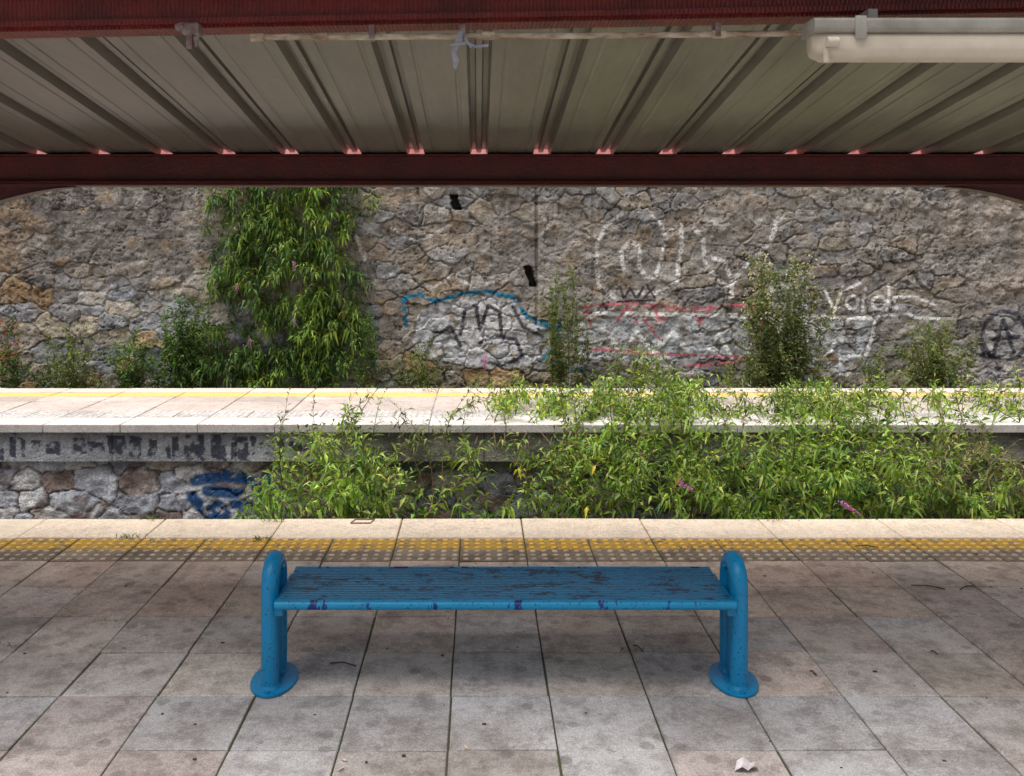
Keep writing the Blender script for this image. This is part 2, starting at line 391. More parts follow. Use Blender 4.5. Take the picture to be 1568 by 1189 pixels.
for s in ([(890,470),(960,464),(1050,474),(1140,466)],[(900,534),(1000,542),(1140,547)],[(985,490),(1010,520)],[(1040,562),(1130,554)],[(1150,466),(1165,500)],[(945,492),(960,468),(975,494)],[(1060,468),(1070,494),(1090,470)],[(1000,468),(1010,492),(1030,470)],[(895,470),(905,500)]):
    cv.stroke(s,4.4,(.62,.13,.18),.85,.38,20,.2)
for s in ([(950,440),(955,458),(965,442),(975,458),(985,440)],[(990,436),(1002,456)],[(948,462),(1002,460)],[(1002,440),(986,456)]): cv.stroke(s,3.8,(.07,.06,.07),.95,.2,22,.2)
cv.poly(circ(1540,515,36,40),(.50,.50,.51),.6,.35,23,.1)
for s in (circ(1538,515,34,38),[(1520,545),(1535,490),(1552,540)],[(1522,520),(1560,516)],[(1500,520),(1510,560),(1540,570)]): cv.stroke(s,6.5,(.06,.06,.08),.92,.26,24,.2)
cv.poly([(1470,545),(1568,555),(1568,600),(1475,590)],(.52,.5,.48),.5,.45,25,.09)
cv.poly([(100,420),(260,455),(310,500),(230,520),(120,470)],(.52,.52,.54),.5,.48,26,.08)
C=np.clip(cv.C,.015,.88)
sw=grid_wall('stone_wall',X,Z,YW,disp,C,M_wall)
mb=MB(); mb.box(-16,17,YW+.2,YW+.6,-1.05,4.3,0); mb.box(-16,17,YW-.1,YW+.7,4.3,4.42,0,.02)
mb.obj('wall_core',[M_conc],parent=sw)

# far platform riser
YF=9.60
gx=np.concatenate([np.arange(-9,-5.2,.06),np.arange(-5.2,6.0,.014),np.arange(6.0,10,.06)]); gz=np.arange(-1.03,-.375,.014)
X,Z=np.meshgrid(gx,gz); PX=CX+X*F/YF; PY=CY-(Z-H)*F/YF
idx,e,rc=voronoi(X,Z,.30,.22,47,.1,.9,8.0)
fin=fbm(X*9,Z*9,41,4); med=fbm(X*2.5,Z*3,43,4); fi2=fbm(X*6,Z*7,149,4); edge=ss(-.004,.016,e+(fin-.5)*.03)
left=ss(470,400,PX)
palL=np.array([[.50,.53,.60],[.62,.62,.63],[.30,.24,.22],[.38,.35,.33],[.56,.58,.62],[.46,.42,.38],[.36,.38,.44]])
c1=palL[(rc[:,0]*len(palL)).astype(int)][idx]*(.45+1.1*fi2[...,None]); c2=(pal[(rc[:,0]*len(pal)).astype(int)]*.55)[idx]*(.6+.8*fi2[...,None])
C=c1*left[...,None]+c2*(1-left[...,None])
jc=(np.array([.15,.14,.13])*(1-.5*left[...,None])+np.array([.26,.24,.23])*left[...,None]*.5)*(.4+1.2*med[...,None])
C=C*edge[...,None]+jc*(1-edge[...,None])
blot=ss(.56,.68,fbm(X*5,Z*5,201,4))*left*.7; C=C*(1-blot[...,None])+np.array([.64,.66,.70])*blot[...,None]
blot=ss(.58,.70,fbm(X*4,Z*4,205,4))*left*.75; C=C*(1-blot[...,None])+np.array([.17,.12,.12])*blot[...,None]
cv=Canvas(PX,PY,C)
for s in ([(300,735),(345,728),(392,735),(400,770),(370,790),(320,785),(296,760)],[(320,750),(370,755)],[(410,730),(440,726)],[(310,775),(380,772)],[(415,740),(430,750)]): cv.stroke(s,17,(.012,.08,.24),.95,.38,31,.09)
grid_wall('far_platform_stonework',X,Z,YF,.035*edge+.04*(fin-.5)+.06*(fi2-.5),np.clip(cv.C,.02,.8),M_wall,fp)
gz=np.arange(-.395,-.083,.012); gxb=np.concatenate([np.arange(-9,-5.2,.06),np.arange(-5.2,6.0,.014),np.arange(6.0,10,.06)])
X,Z=np.meshgrid(gxb,gz); PX=CX+X*F/9.47; PY=CY-(Z-H)*F/9.47
fin=fbm(X*8,Z*8,71,4); med=fbm(X*2,Z*3,73,4)
C=np.stack([.26+.4*(med-.5),.245+.38*(med-.5),.225+.35*(med-.5)],-1)*(.6+.8*fin[...,None])
g=ss(480,440,PX); lt=(g*.85)[...,None]; C=C*(1-lt)+np.array([.36,.385,.43])*(.6+.8*med[...,None])*lt
cv=Canvas(PX,PY,C)
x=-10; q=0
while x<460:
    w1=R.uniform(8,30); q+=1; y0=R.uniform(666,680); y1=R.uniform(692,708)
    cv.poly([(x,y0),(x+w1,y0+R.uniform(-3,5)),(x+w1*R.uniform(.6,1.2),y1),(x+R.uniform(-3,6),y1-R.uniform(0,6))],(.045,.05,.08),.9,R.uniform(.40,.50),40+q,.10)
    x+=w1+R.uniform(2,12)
C=cv.C; C[(np.mod(PX+20,190)<2)]*=.4
grid_wall('far_platform_ledge',X,Z,9.49,.014*(fin-.5)+.012*(med-.5),np.clip(C,.02,.8),M_wall,fp)

# ---------------- canopy ----------------
can=empty('platform_canopy')
def zc(y): return 2.405+(5.6-y)*.134
m,nt,b=new_mat('painted_sheet'); v=pos(nt,(1,.25,1)); n=noise(nt,v,4,4,.65); n2=noise(nt,pos(nt,(1,.15,1)),30,3,.7)
sx=nd(nt,'ShaderNodeSeparateXYZ',{'Vector':pos(nt)})
gx_=ramp(nt,mth(nt,'MULTIPLY',mth(nt,'ADD',sx.outputs[0],3.0),.16),.2,.8,(.215,.185,.162,1),(.26,.255,.19,1))
c=mix(nt,ramp(nt,n,.3,.7),gx_,(.155,.143,.12)); c=mix(nt,.35,c,ramp(nt,n2,.3,.7,(.7,.7,.7,1),(1.2,1.2,1.2,1)),'MULTIPLY')
nt.links.new(c,b.inputs['Base Color']); b.inputs['Roughness'].default_value=.36; b.inputs['Metallic'].default_value=.1; bump(nt,b,n,.3,.01)
M_sheet=m
Pd=.386; prof=[]
cell=[(-.193,0),(-.118,0),(-.112,.004),(-.102,.004),(-.096,0),(-.060,0),(-.048,.046),(-.026,.046),(-.020,.026),(.006,.026),(.012,.046),(.034,.046),(.046,0),(.096,0),(.102,.004),(.112,.004),(.118,0)]
for k in range(-19,21):
    for dx_,dz in cell: prof.append((.012+k*Pd+dx_,dz))
YR=2.82
ysl=[YR,3.6,4.4,5.66]; V=[];Fa=[]; n=len(prof)
for y in ysl:
    for x,dz in prof: V.append((x,y,zc(y)+dz))
for j in range(len(ysl)-1):
    for i in range(n-1): Fa.append((j*n+i,j*n+i+1,j*n+n+i+1,j*n+n+i))
o=mesh_obj('roof_sheet',V,Fa,[M_sheet],parent=can)
sm=o.modifiers.new('s','SOLIDIFY'); sm.thickness=.002; sm.offset=1
mb=MB()
mb.box(-7.4,7.6,5.575,5.59,2.235,2.385,0)
mb.box(-7.4,7.6,5.50,5.665,2.207,2.222,0,.003); mb.box(-7.4,7.6,5.505,5.66,2.2225,2.235,0,.003)
mb.box(-7.4,7.6,5.51,5.655,2.386,2.399,0,.003)
mb.obj('edge_beam',[M_red],parent=can)
mb=MB(); mb.box(-7.4,7.6,5.80,5.815,2.30,2.52,0); mb.box(-7.4,7.6,5.668,5.80,2.335,2.345,0)
mb.obj('fascia',[M_fascia],parent=can)
mb=MB()
def slab_beam(y0,y1,zl0,zr0,zl1,zr1,x0=-7.4,x1=7.6):
    vs=[(x0,y0,zl0),(x1,y0,zr0),(x0,y1,zl0),(x1,y1,zr0),(x0,y0,zl1),(x1,y0,zr1),(x0,y1,zl1),(x1,y1,zr1)]
    mb.add(vs,[(0,2,3,1),(4,5,7,6),(0,1,5,4),(2,6,7,3),(0,4,6,2),(1,3,7,5)])
def zb(x,top=0): return 2.580+ (x+.1)*.019+top
slab_beam(3.04,3.14,zb(-7.4),zb(7.6),zc(3.14)-.002,zc(3.14)-.002)
slab_beam(3.02,3.04,zb(-7.4,.012),zb(7.6,.012),zb(-7.4,.03),zb(7.6,.03))
mb.obj('purlin_beam',[M_redr],parent=can)
for nm,xc,s in(('post_left',-3.72,1),('post_right',4.12,-1)):
    mb=MB(); mb.box(xc-.06,xc+.06,5.52,5.535,0,2.206,0); mb.box(xc-.06,xc+.06,5.63,5.645,0,2.206,0); mb.box(xc-.006,xc+.006,5.535,5.63,0,2.206,0)
    mb.box(xc-.14,xc+.14,5.45,5.72,0,.015,0,.003)
    for ss_ in(1,-1):
        pr=[]; L=1.2
        for i in range(13):
            t=i/12; pr.append((xc+ss_*(.06+L*t), 2.204-.40*(1-t)**1.6-.004))
        yA,yB=5.53,5.635
        vs=[(x,yA,z) for x,z in pr]+[(x,yB,z) for x,z in pr]+[(x,yA+.045,2.2065) for x,z in pr]+[(x,yA+.045,z) for x,z in pr]
        k=13; fs=[(i,i+1,k+i+1,k+i) for i in range(12)]+[(3*k+i,3*k+i+1,2*k+i+1,2*k+i) for i in range(12)]
        mb.add(vs,fs)
    mb.obj(nm,[M_red],parent=can)
for nm,xc in(('rear_post_left',-3.72),('rear_post_right',4.12)):
    mb=MB(); mb.box(xc-.06,xc+.06,3.04,3.14,0,zb(xc)-.002,0,.006); mb.obj(nm,[M_red],parent=can)
for nm,xc in(('rafter_left',-3.72),('rafter_right',4.12)):
    mb=MB(); vs=[]
    for y in(3.142,5.5):
        for dx_,dz in((-.05,-.16),(.05,-.16),(.05,-.012),(-.05,-.012)): vs.append((xc+dx_,y,zc(y)+dz))
    mb.add(vs,[(0,1,2,3),(7,6,5,4),(0,4,5,1),(1,5,6,2),(2,6,7,3),(3,7,4,0)]); mb.obj(nm,[M_red],parent=can)

# conduit
M_pipe=mat_simple('galvanised_pipe',(.46,.40,.30),(.16,.09,.05),12,.4,.3,.002,(1,3,3))
M_clip=mat_simple('steel_clip',(.20,.17,.16),(.11,.05,.04),40,.5,.3,.002)
con=empty('conduit_pipe')
mb=MB(); Yc=2.985
pp=[P(395,57,Yc),P(560,57,Yc),P(730,56,Yc),P(900,55,Yc),P(1100,53,Yc),P(1262,51,Yc)]
mb.tube(pp,.0105,12)
for px in(395,492,748,1100): 
    c=P(px,57.5-(px-395)*.0065,Yc); mb.tube([c-Vector((.022,0,0)),c+Vector((.022,0,0))],.0145,12)
mb.obj('pipe',[M_pipe],parent=con,auto=40)
mb=MB()
for px in(570,708,1098,):
    c=P(px,55.5-(px-395)*.007,Yc); mb.box(c.x-.009,c.x+.009,Yc-.015,Yc+.034,c.z-.015,c.z+.032,0,.002)
mb.obj('clips',[M_clip],parent=con)
mb=MB(); c=P(292,50,2.99); mb.box(c.x-.025,c.x+.03,2.975,3.018,c.z-.01,c.z+.03,0,.004); mb.box(c.x-.012,c.x+.008,2.98,2.995,c.z-.055,c.z,0,.003)
mb.tube([(c.x-.035,2.98,c.z+.02),(c.x+.03,2.98,c.z-.01),(c.x+.02,2.98,c.z-.05)],.006,8)
mb.tube([(c.x-.045,2.98,c.z+.012),(c.x-.02,2.98,c.z+.02)],.013,8)
mb.obj('beam_clamp',[M_clip])
M_rag=mat_simple('grey_tape',(.26,.27,.32),(.17,.17,.21),20,.7)
mb=MB(); q=[P(706,48,2.965),P(702,64,2.96),P(694,80,2.963),P(698,92,2.96),P(697,106,2.96)]
for a in range(4):
    wa,wb=[.006,.011,.008,.010,.005][a],[.006,.011,.008,.010,.005][a+1]
    mb.add([q[a]+Vector((-wa,0,0)),q[a]+Vector((wa,.004,0)),q[a+1]+Vector((wb,.004,0)),q[a+1]+Vector((-wb,0,0))],[(0,1,2,3)])
mb.tube([P(690,70,2.96),P(715,66,2.96),P(728,72,2.96),P(748,70,2.96)],.005,6); mb.tube([P(712,58,2.96),P(722,74,2.96)],.004,6)
mb.obj('hanging_tape',[M_rag])

# fluorescent light
M_lamp=mat_simple('lamp_diffuser',(.62,.56,.47),(.50,.44,.35),4,.3,.05,.001)
M_lamp2=mat_simple('lamp_body',(.34,.33,.30),(.22,.21,.18),6,.45)
lamp=empty('fluorescent_light')
def rrprof(y0,y1,z0,z1,r,n=5):
    o=[]
    for cx,cz,a in((y1-r,z1-r,0),(y0+r,z1-r,90),(y0+r,z0+r,180),(y1-r,z0+r,270)):
        for i in range(n+1):
            t=math.radians(a+90*i/n); o.append((cx+r*math.cos(t),cz+r*math.sin(t)))
    return o
ya_,yb_=2.87,2.985; x0=1.065; x1=2.62; zt=2.432
mb=MB()
for k,(xa,s) in enumerate([(x0,.45),(x0+.012,.75),(x0+.045,1.0),(x1-.045,1.0),(x1-.012,.75),(x1,.45)]):
    pr=rrprof(ya_+.055*(1-s),yb_-.055*(1-s),zt+.05*(1-s),zt+.085,.030*s)
    npf=len(pr); mb.v+=[(xa,y,z) for y,z in pr]
for k in range(5):
    for i in range(npf): mb.f.append((k*npf+i,k*npf+(i+1)%npf,(k+1)*npf+(i+1)%npf,(k+1)*npf+i)); mb.m.append(0)
mb.f+=[tuple(range(npf))[::-1],tuple(5*npf+i for i in range(npf))]; mb.m+=[0,0]
mb.obj('diffuser',[M_lamp],parent=lamp,auto=50)
mb=MB()
pr=rrprof(ya_-.008,yb_+.008,zt+.078,zt+.125,.014); extr_x(mb,pr,x0-.006,x1+.006)
for xx in(x0+.12,x0+.85,x1-.2):
    mb.box(xx,xx+.035,ya_-.014,ya_-.0075,zt+.055,zt+.128,0,.002); mb.box(xx,xx+.035,yb_+.0075,yb_+.014,zt+.055,zt+.128,0,.002)
for xx in(x0+.2,x1-.3): mb.box(xx,xx+.03,2.95,3.10,zt+.124,zb(xx)-.001,0)
mb.obj('housing',[M_lamp2],parent=lamp,auto=50)
mb=MB(); mb.tube([(x0+.038,ya_+.01,zt-.016),(x0+.038,ya_+.01,zt+.03)],.011,12); mb.tube([(x0+.03,ya_-.012,zt+.045),(x0+.065,ya_-.012,zt+.045)],.016,12)
mb.obj('end_fitting',[M_lamp],parent=lamp,auto=50)

# ---------------- bench ----------------
def mat_blue(name,c,chip,thr,scv,sc=7,spk=.62):
    m,nt,b=new_mat(name); v=pos(nt); vs=pos(nt,scv)
    n=noise(nt,vs,sc,5,.75); n2=noise(nt,v,3,3,.6); n3=noise(nt,v,90,2,.6)
    col=mix(nt,ramp(nt,n2,.3,.7),c,tuple(x*.74 for x in c))
    k=ramp(nt,n,thr,thr+.02)
    col=mix(nt,k,col,chip)
    col=mix(nt,mth(nt,'MULTIPLY',ramp(nt,n3,spk,spk+.05),.75),col,(.01,.02,.05))
    nt.links.new(col,b.inputs['Base Color']); b.inputs['Roughness'].default_value=.42; b.inputs['Specular IOR Level'].default_value=.45
    bump(nt,b,mth(nt,'SUBTRACT',n3,mth(nt,'MULTIPLY',k,1.5)),.4,.002); return m
M_b1=mat_blue('blue_paint',(.0,.25,.53),(.01,.03,.08),.67,(1,1,1))
M_b2=mat_blue('blue_seat_paint',(.0,.155,.32),(.004,.020,.05),.56,(.9,2.2,1),9,.57)
M_b3=mat_blue('blue_edge_paint',(.0,.27,.54),(.003,.02,.15),.555,(1.1,.3,.3),8)
bench=empty('bench')
SX0,SX1=-.815,1.035
mb=MB(); Y0,Y1=3.68,4.07; zs=.402
top=[]; nr=14; dw=(Y1-Y0)/nr
for i in range(nr):
    a=Y0+i*dw
    dip=-.008*math.sin(math.pi*(i+.5)/nr)
    top+=[(a+.001,zs-.0045+dip),(a+.004,zs-.001+dip),(a+dw*.5,zs+dip),(a+dw-.004,zs-.001+dip),(a+dw-.001,zs-.0045+dip)]
prof2=top+[(Y1,zs-.03),(Y0,zs-.03)]
extr_x(mb,prof2,SX0,SX1); mb.obj('seat',[M_b2],parent=bench,auto=25)
mb=MB(); mb.tube([(SX0-.005,Y0-.004,zs-.014),(SX1+.005,Y0-.004,zs-.014)],.0185,16); mb.tube([(SX0,Y1+.004,zs-.014),(SX1,Y1+.004,zs-.014)],.016,12)
mb.obj('seat_edge',[M_b3],parent=bench,auto=50)
mb=MB(); mb.box(SX0,SX1,3.83,3.89,zs-.085,zs-.032,0,.004); mb.box(SX0,SX0+.02,Y0+.02,Y1-.02,zs-.07,zs-.031,0,.003); mb.box(SX1-.02,SX1,Y0+.02,Y1-.02,zs-.07,zs-.031,0,.003)
mb.obj('seat_rail',[M_b1],parent=bench)
for nm,xc,s in(('leg_left',-.860,1),('leg_right',1.079,-1)):
    mb=MB(); r=.0365; ya,yb=3.765,3.925; ztop=.548
    yc=(ya+yb)/2; ar=(yb-ya)/2
    path=[(xc,ya,.004),(xc,ya,.2),(xc,ya,ztop-r-ar)]
    for i in range(1,12):
        t=math.pi*(1-i/12); path.append((xc,yc+ar*math.cos(t),ztop-r-ar+ar*math.sin(t)))
    path+=[(xc,yb,ztop-r-ar),(xc,yb,.2),(xc,yb,.004)]
    mb.tube(path,r,18)
    mb.box(xc-.018,xc+.018,ya,yb,.01,ztop-r-ar*.6,0)
    n=32; vs=[]
    for zz,gr in((0,1),(.009,1),(.012,.96)):
        vs+=[(xc+.096*gr*math.cos(2*math.pi*k/n),yc+.003+.155*gr*math.sin(2*math.pi*k/n),zz+.003) for k in range(n)]
    fs=[(l*n+k,l*n+(k+1)%n,l*n+n+(k+1)%n,l*n+n+k) for l in range(2) for k in range(n)]+[tuple(2*n+k for k in range(n))]
    mb.add(vs,fs)
    for yy in(ya,yb): mb.tube([(xc,yy,.012),(xc,yy,.022),(xc,yy,.03)],[r+.010,r+.004,r+.0005],18)
    mb.tube([(xc,yc-.135,.010),(xc,yc-.135,.024)],.011,6); mb.tube([(xc,yc+.14,.010),(xc,yc+.14,.024)],.011,6)
    mb.box(min(xc+s*.03,xc+s*.052),max(xc+s*.03,xc+s*.052),Y0+.03,Y1-.04,zs-.075,zs-.012,0,.003)
    mb.tube([(xc+s*.030,yc,ztop-.06),(xc+s*.043,yc,ztop-.06)],.010,8)
    mb.obj(nm,[M_b1],parent=bench,auto=45)

# ---------------- vegetation ----------------
m,nt,b=new_mat('leaf'); c=attr(nt)
nt.links.new(c,b.inputs['Base Color']); b.inputs['Roughness'].default_value=.5; b.inputs['Specular IOR Level'].default_value=.4
tr=nd(nt,'ShaderNodeBsdfTranslucent',{'Color':mix(nt,1,c,(1.5,1.5,.55),'MULTIPLY')}); ms=nd(nt,'ShaderNodeMixShader',{0:.36})
nt.links.new(b.outputs[0],ms.inputs[1]); nt.links.new(tr.outputs[0],ms.inputs[2]); nt.links.new(ms.outputs[0],nt.nodes['Material Output'].inputs[0])
M_leaf=m
m,nt,b=new_mat('stem'); b.inputs['Base Color'].default_value=(.17,.11,.065,1); b.inputs['Roughness'].default_value=.8; M_stem=m
class Plant:
    def __init__(s): s.p=[];s.d=[];s.L=[];s.W=[];s.c=[];s.dr=[];s.mb=MB()
    def leaf(s,p,d,L,W,c,dr=.3): s.p.append(p[:]);s.d.append(d[:]);s.L.append(L);s.W.append(W);s.c.append(c);s.dr.append(dr)
    def build(s,name):
        n=len(s.p); p=np.array(s.p);d=np.array(s.d);L=np.array(s.L)[:,None];Wd=np.array(s.W)[:,None];c=np.array(s.c);dr=np.array(s.dr)[:,None]
        d/=np.linalg.norm(d,axis=1,keepdims=True)+1e-9
        rn=NR.normal(size=(n,3))*.55+np.array([0,-.3,.85])
        side=np.cross(d,rn); side/=np.linalg.norm(side,axis=1,keepdims=True)+1e-9; nr=np.cross(side,d)
        g=np.array([0,0,-1.0])
        m1=p+d*L*.42+nr*L*.02; t=p+d*L+g*L*dr
        l=m1-side*Wd*.5+nr*Wd*.18; r=m1+side*Wd*.5+nr*Wd*.18
        V=np.stack([p,l,m1,r,t],1).reshape(-1,3)
        base=np.arange(n)*5; faces=[]
        for q in((0,2,1),(0,3,2),(1,2,4),(2,3,4)): faces+= (base[:,None]+np.array(q)).tolist()
        nv=len(V); fm=[0]*len(faces)
        cc=np.repeat(c,5,axis=0)
        faces=faces+[tuple(i+nv for i in f) for f in s.mb.f]; fm+=[1]*len(s.mb.f)
        V=V.tolist()+[list(v) for v in s.mb.v]; cc=np.concatenate([cc,np.tile([.1,.08,.05],(len(s.mb.v),1))]) if s.mb.v else cc
        return mesh_obj(name,V,faces,[M_leaf,M_stem],fm,col=cc)
def rv(a=1.0): return Vector((R.gauss(0,a),R.gauss(0,a),R.gauss(0,a)))
def vary(c,h=.30):
    k=R.uniform(1-h,1+h); y=R.uniform(-.12,.2); return (c[0]*k*(1+y),c[1]*k,c[2]*k*(1-y))
def shoot(pl,p0,p1,arch,leafL,leafW,cols,f0=.2,step=.045,twig=.2,ntw=.12,sr=.007,droop=.35,drooptip=.0):
    p0=Vector(p0);p1=Vector(p1); L=(p1-p0).length; n=max(5,int(L/.1))
    mid=(p0+p1)/2+arch; pts=[]
    wob=rv(.03); tone=R.uniform(.65,1.25); cols=[tuple(v*tone for v in c) for c in cols]
    for i in range(n+1):
        t=i/n; q=p0*(1-t)**2+mid*2*t*(1-t)+p1*t*t+wob*math.sin(t*7+R.random()*.5); pts.append(q)
    pl.mb.tube(pts,[sr*(1-.75*i/n) for i in range(n+1)],4,0,False)
    def foliage(pts,s0,scale):
        tot=sum((pts[i+1]-pts[i]).length for i in range(len(pts)-1)); dist=0; ang=R.random()*6
        nxt=tot*s0
        for i in range(len(pts)-1):
            a,b=pts[i],pts[i+1]; sl=(b-a).length
            while nxt<dist+sl:
                t=(nxt-dist)/sl; q=a.lerp(b,t); tg=(b-a).normalized()
                u=nxt/tot; sc=scale*(.65+.5*math.sin(math.pi*min(1,.25+u*.8)))
                ang+=1.57+R.gauss(0,.3)
                s1=tg.cross(Vector((math.cos(ang),math.sin(ang),.3))).normalized()
                for sg in(1,-1):
                    if R.random()<.15: continue
                    d=(s1*sg*.85+tg*.6+rv(.28))
                    c=cols[0] if R.random()<.4 else R.choice(cols)
                    pl.leaf(q,d,leafL*sc*R.uniform(.6,1.3),leafW*sc*R.uniform(.75,1.2),vary(c),droop*R.uniform(.3,1.6))
                nxt+=step*R.uniform(.7,1.3)
            dist+=sl
        pl.leaf(pts[-1],(pts[-1]-pts[-2])+rv(.01),leafL*.8*scale,leafW*.7*scale,vary(cols[-1]),droop)
    foliage(pts,f0,1.0)
    k=int(L/ntw) if ntw>0 else 0
    for _ in range(k):
        t=R.uniform(f0,.95); i=min(int(t*n),n-1); q=pts[i]; tg=(pts[i+1]-pts[i]).normalized()
        d=(rv(.6)+tg*.8+Vector((0,0,.25-drooptip))).normalized(); l=twig*R.uniform(.5,1.3)
        tp=[q]; dd=d.copy()
        for _2 in range(3):
            tp.append(tp[-1]+dd*l/3); dd=(dd+Vector((0,0,-.15-drooptip*.5))).normalized()
        pl.mb.tube(tp,[sr*.45,sr*.35,sr*.25,sr*.2],3,0,False)
        foliage(tp,.12,.8)
    return pts
def blossom(pl,p,d,L=.16,col=(.50,.18,.50)):
    d=Vector(d).normalized()
    for i in range(110):
        t=R.random(); rr=.024*(1-t*.75); q=Vector(p)+d*L*t+rv(1).normalized()*rr
        pl.leaf(q,rv(1),.015,.013,vary(col,.3),.1)

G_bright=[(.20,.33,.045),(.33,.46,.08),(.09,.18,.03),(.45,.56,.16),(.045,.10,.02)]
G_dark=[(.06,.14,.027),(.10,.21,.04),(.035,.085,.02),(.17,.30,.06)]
G_dull=[(.13,.20,.05),(.19,.26,.08),(.07,.12,.035),(.26,.30,.11)]
G_dry=[(.21,.21,.09),(.16,.19,.06),(.28,.23,.12),(.10,.13,.05)]
tops=[(405,745),(440,650),(490,610),(540,605),(600,630),(640,690),(690,725),(730,690),(790,650),(840,655),(890,590),(940,550),(1000,530),(1050,560),(1100,600),(1160,635),(1220,615),(1270,580),(1310,595),(1360,575),(1400,580),(1450,600),(1490,660),(1568,700),(1640,690),(1800,650)]
dens=[(405,.25),(440,.8),(560,.8),(600,.45),(640,.2),(690,.14),(760,.38),(840,.28),(900,.75),(1000,.9),(1070,.4),(1130,.5),(1200,.9),(1300,.9),(1450,.9),(1568,.75),(1800,.6)]
tx=np.array([t[0] for t in tops]);ty=np.array([t[1] for t in tops]);dx=np.array([t[0] for t in dens]);dv=np.array([t[1] for t in dens])
pl=Plant(); cnt=0
while cnt<142:
    px=R.uniform(415,1760)
    if R.random()>np.interp(px,dx,dv): continue
    cnt+=1
    tip_y=R.uniform(8.2,9.35); topy=np.interp(px,tx,ty)
    u=R.random()**.9; py=topy+ (800-topy)*(1-u)
    tip=P(px,py,tip_y)
    if u>.75 and 880<px<1480 and R.random()<.6:
        tip_y=R.uniform(9.3,9.9); tip=P(px,max(py,560),tip_y)
    base=Vector((tip.x+R.gauss(0,.45),R.uniform(8.7,9.3),-1.0))
    c=G_bright if u>.3 else [G_bright[0],G_bright[2],G_bright[4],G_dark[1]]  # low shoots get darker greens, painting in shade inside the bush
    if px>1440 and R.random()<.5: c=G_dry
    lw=.036 if c is not G_dry else .014
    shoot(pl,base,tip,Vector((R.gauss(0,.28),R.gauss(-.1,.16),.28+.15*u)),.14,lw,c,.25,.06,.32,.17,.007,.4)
for k in range(26):
    px=R.choice([R.uniform(430,620),R.uniform(880,1060),R.uniform(1100,1560)]); tip=P(px,R.uniform(690,790),R.uniform(7.9,8.6))
    shoot(pl,(tip.x+R.gauss(0,.35),8.8,-1.0),tip,Vector((R.gauss(0,.2),-.1,.35)),.145,.040,G_bright,.2,.06,.28,.15,.007,.4)
for k in range(66):
    px=R.choice([R.uniform(930,1100),R.uniform(1150,1500),R.uniform(740,960),R.uniform(1200,1560)]); y=R.uniform(9.7,11.2)
    tip=Vector(((px-CX)/F*y,y,R.uniform(.03,.26))); base=Vector((tip.x+R.gauss(-.15,.55),9.36,-.2))
    shoot(pl,base,tip,Vector((0,0,.26)),.12,.030,G_bright,.3,.06,.24,.15,.006,.3)
for px,py,c in((955,545,G_bright),(1000,520,G_bright),(1035,545,G_bright),(990,560,G_bright),(470,600,G_dull),(560,590,G_dull),(605,612,G_dull),(735,590,G_dull),(640,625,G_bright),(1275,560,G_bright),(1290,575,G_bright),(1400,560,G_dull),(1440,570,G_bright),(1350,560,G_bright),(860,600,G_dull),(880,580,G_bright),(520,620,G_dull),(1530,640,G_dry),(1490,650,G_dry),(1120,600,G_dull)):
    for q in range(2):
        y=9.3; tip=P(px+R.gauss(0,16),py+R.uniform(0,20),y); shoot(pl,(tip.x+R.gauss(.05,.35),9.2,-.7),tip,Vector((R.gauss(0,.2),0,.2)),.11,.026,c,.25,.065,.18,.22,.006,.35)
for px,py in((905,775),(915,712),(797,715)):
    p=P(px,py,8.1)
    for _ in range(3): pl.leaf(p+rv(.03),rv(1)+Vector((0,0,-.5)),.09,.032,vary((.55,.48,.06),.15),.4)
blossom(pl,P(1040,738,7.9),(.5,-.2,-.3),.13); blossom(pl,P(1288,770,7.8),(.8,-.2,-.5),.17); blossom(pl,P(742,545,9.3),(0,0,-1),.14)
pl.build('trackside_buddleia_bush')

# leafy creeper on wall
pl=Plant()
el=[(260,335,530),(340,340,545),(380,352,520),(440,345,545),(490,328,572),(530,318,565),(590,325,500),(640,335,490)]
ey=[a[0] for a in el]
for k in range(360):
    py=R.uniform(245,610); l=np.interp(py,ey,[a[1] for a in el]); r=np.interp(py,ey,[a[2] for a in el])
    px=l+(r-l)*R.random()+R.gauss(0,12)
    big_=R.random()<.45
    p0=P(px,py-8,YW-.05); out=Vector((R.gauss(0,.26),-R.uniform(.1,.70) if big_ else -R.uniform(.05,.3),R.uniform(-.42,.10)))
    c=G_dark if (px<410 and R.random()<.6) or R.random()<.45 else [G_bright[0],G_dark[1],G_bright[2],G_dark[3],G_bright[1]]
    shoot(pl,p0,p0+out,Vector((out.x*.3,-.10,.15)),.14,.038,c,.12,.06,.24,.16,.006,.55,.15)
for px,py in((450,402),(362,436),(383,520),(450,488)): blossom(pl,P(px,py,13.65),(.1,-.1,-1),.12,(.5,.22,.55))
pl.build('wall_creeper')

def shrub(name,px,pytop,w,n,cols,lL=.07,lW=.02,tl=.15,y=14.0,flower=None,tn=.14,spread=.5):
    pl=Plant()
    for k in range(n):
        u=R.random()**.7; tip=P(px+R.gauss(0,w*.48)*(1.15-.45*u),pytop+(600-pytop)*(1-u),y+R.uniform(-.35,.2))
        base=Vector(((px-CX)/F*y+R.gauss(0,.16)*spread*2,y+R.uniform(-.1,.1),-1.0))
        shoot(pl,base,tip,Vector((R.gauss(0,.18),0,.15)),lL,lW,cols,.35,.06,tl,tn,.006,.25)
        if flower and u>.45:
            for _ in range(22): pl.leaf(tip+rv(.06)+Vector((0,0,-R.random()*.35)),rv(1),.05,.03,vary(flower,.15),.1)
    return pl.build(name)
shrub('wall_shrub',865,390,48,20,G_dull,.09,.032)
shrub('wall_shrub',1200,385,84,46,G_dull,.09,.036,.26,13.9,(.50,.52,.32))
shrub('wall_shrub',1150,510,50,16,G_dull,.08,.03,.2,13.8)
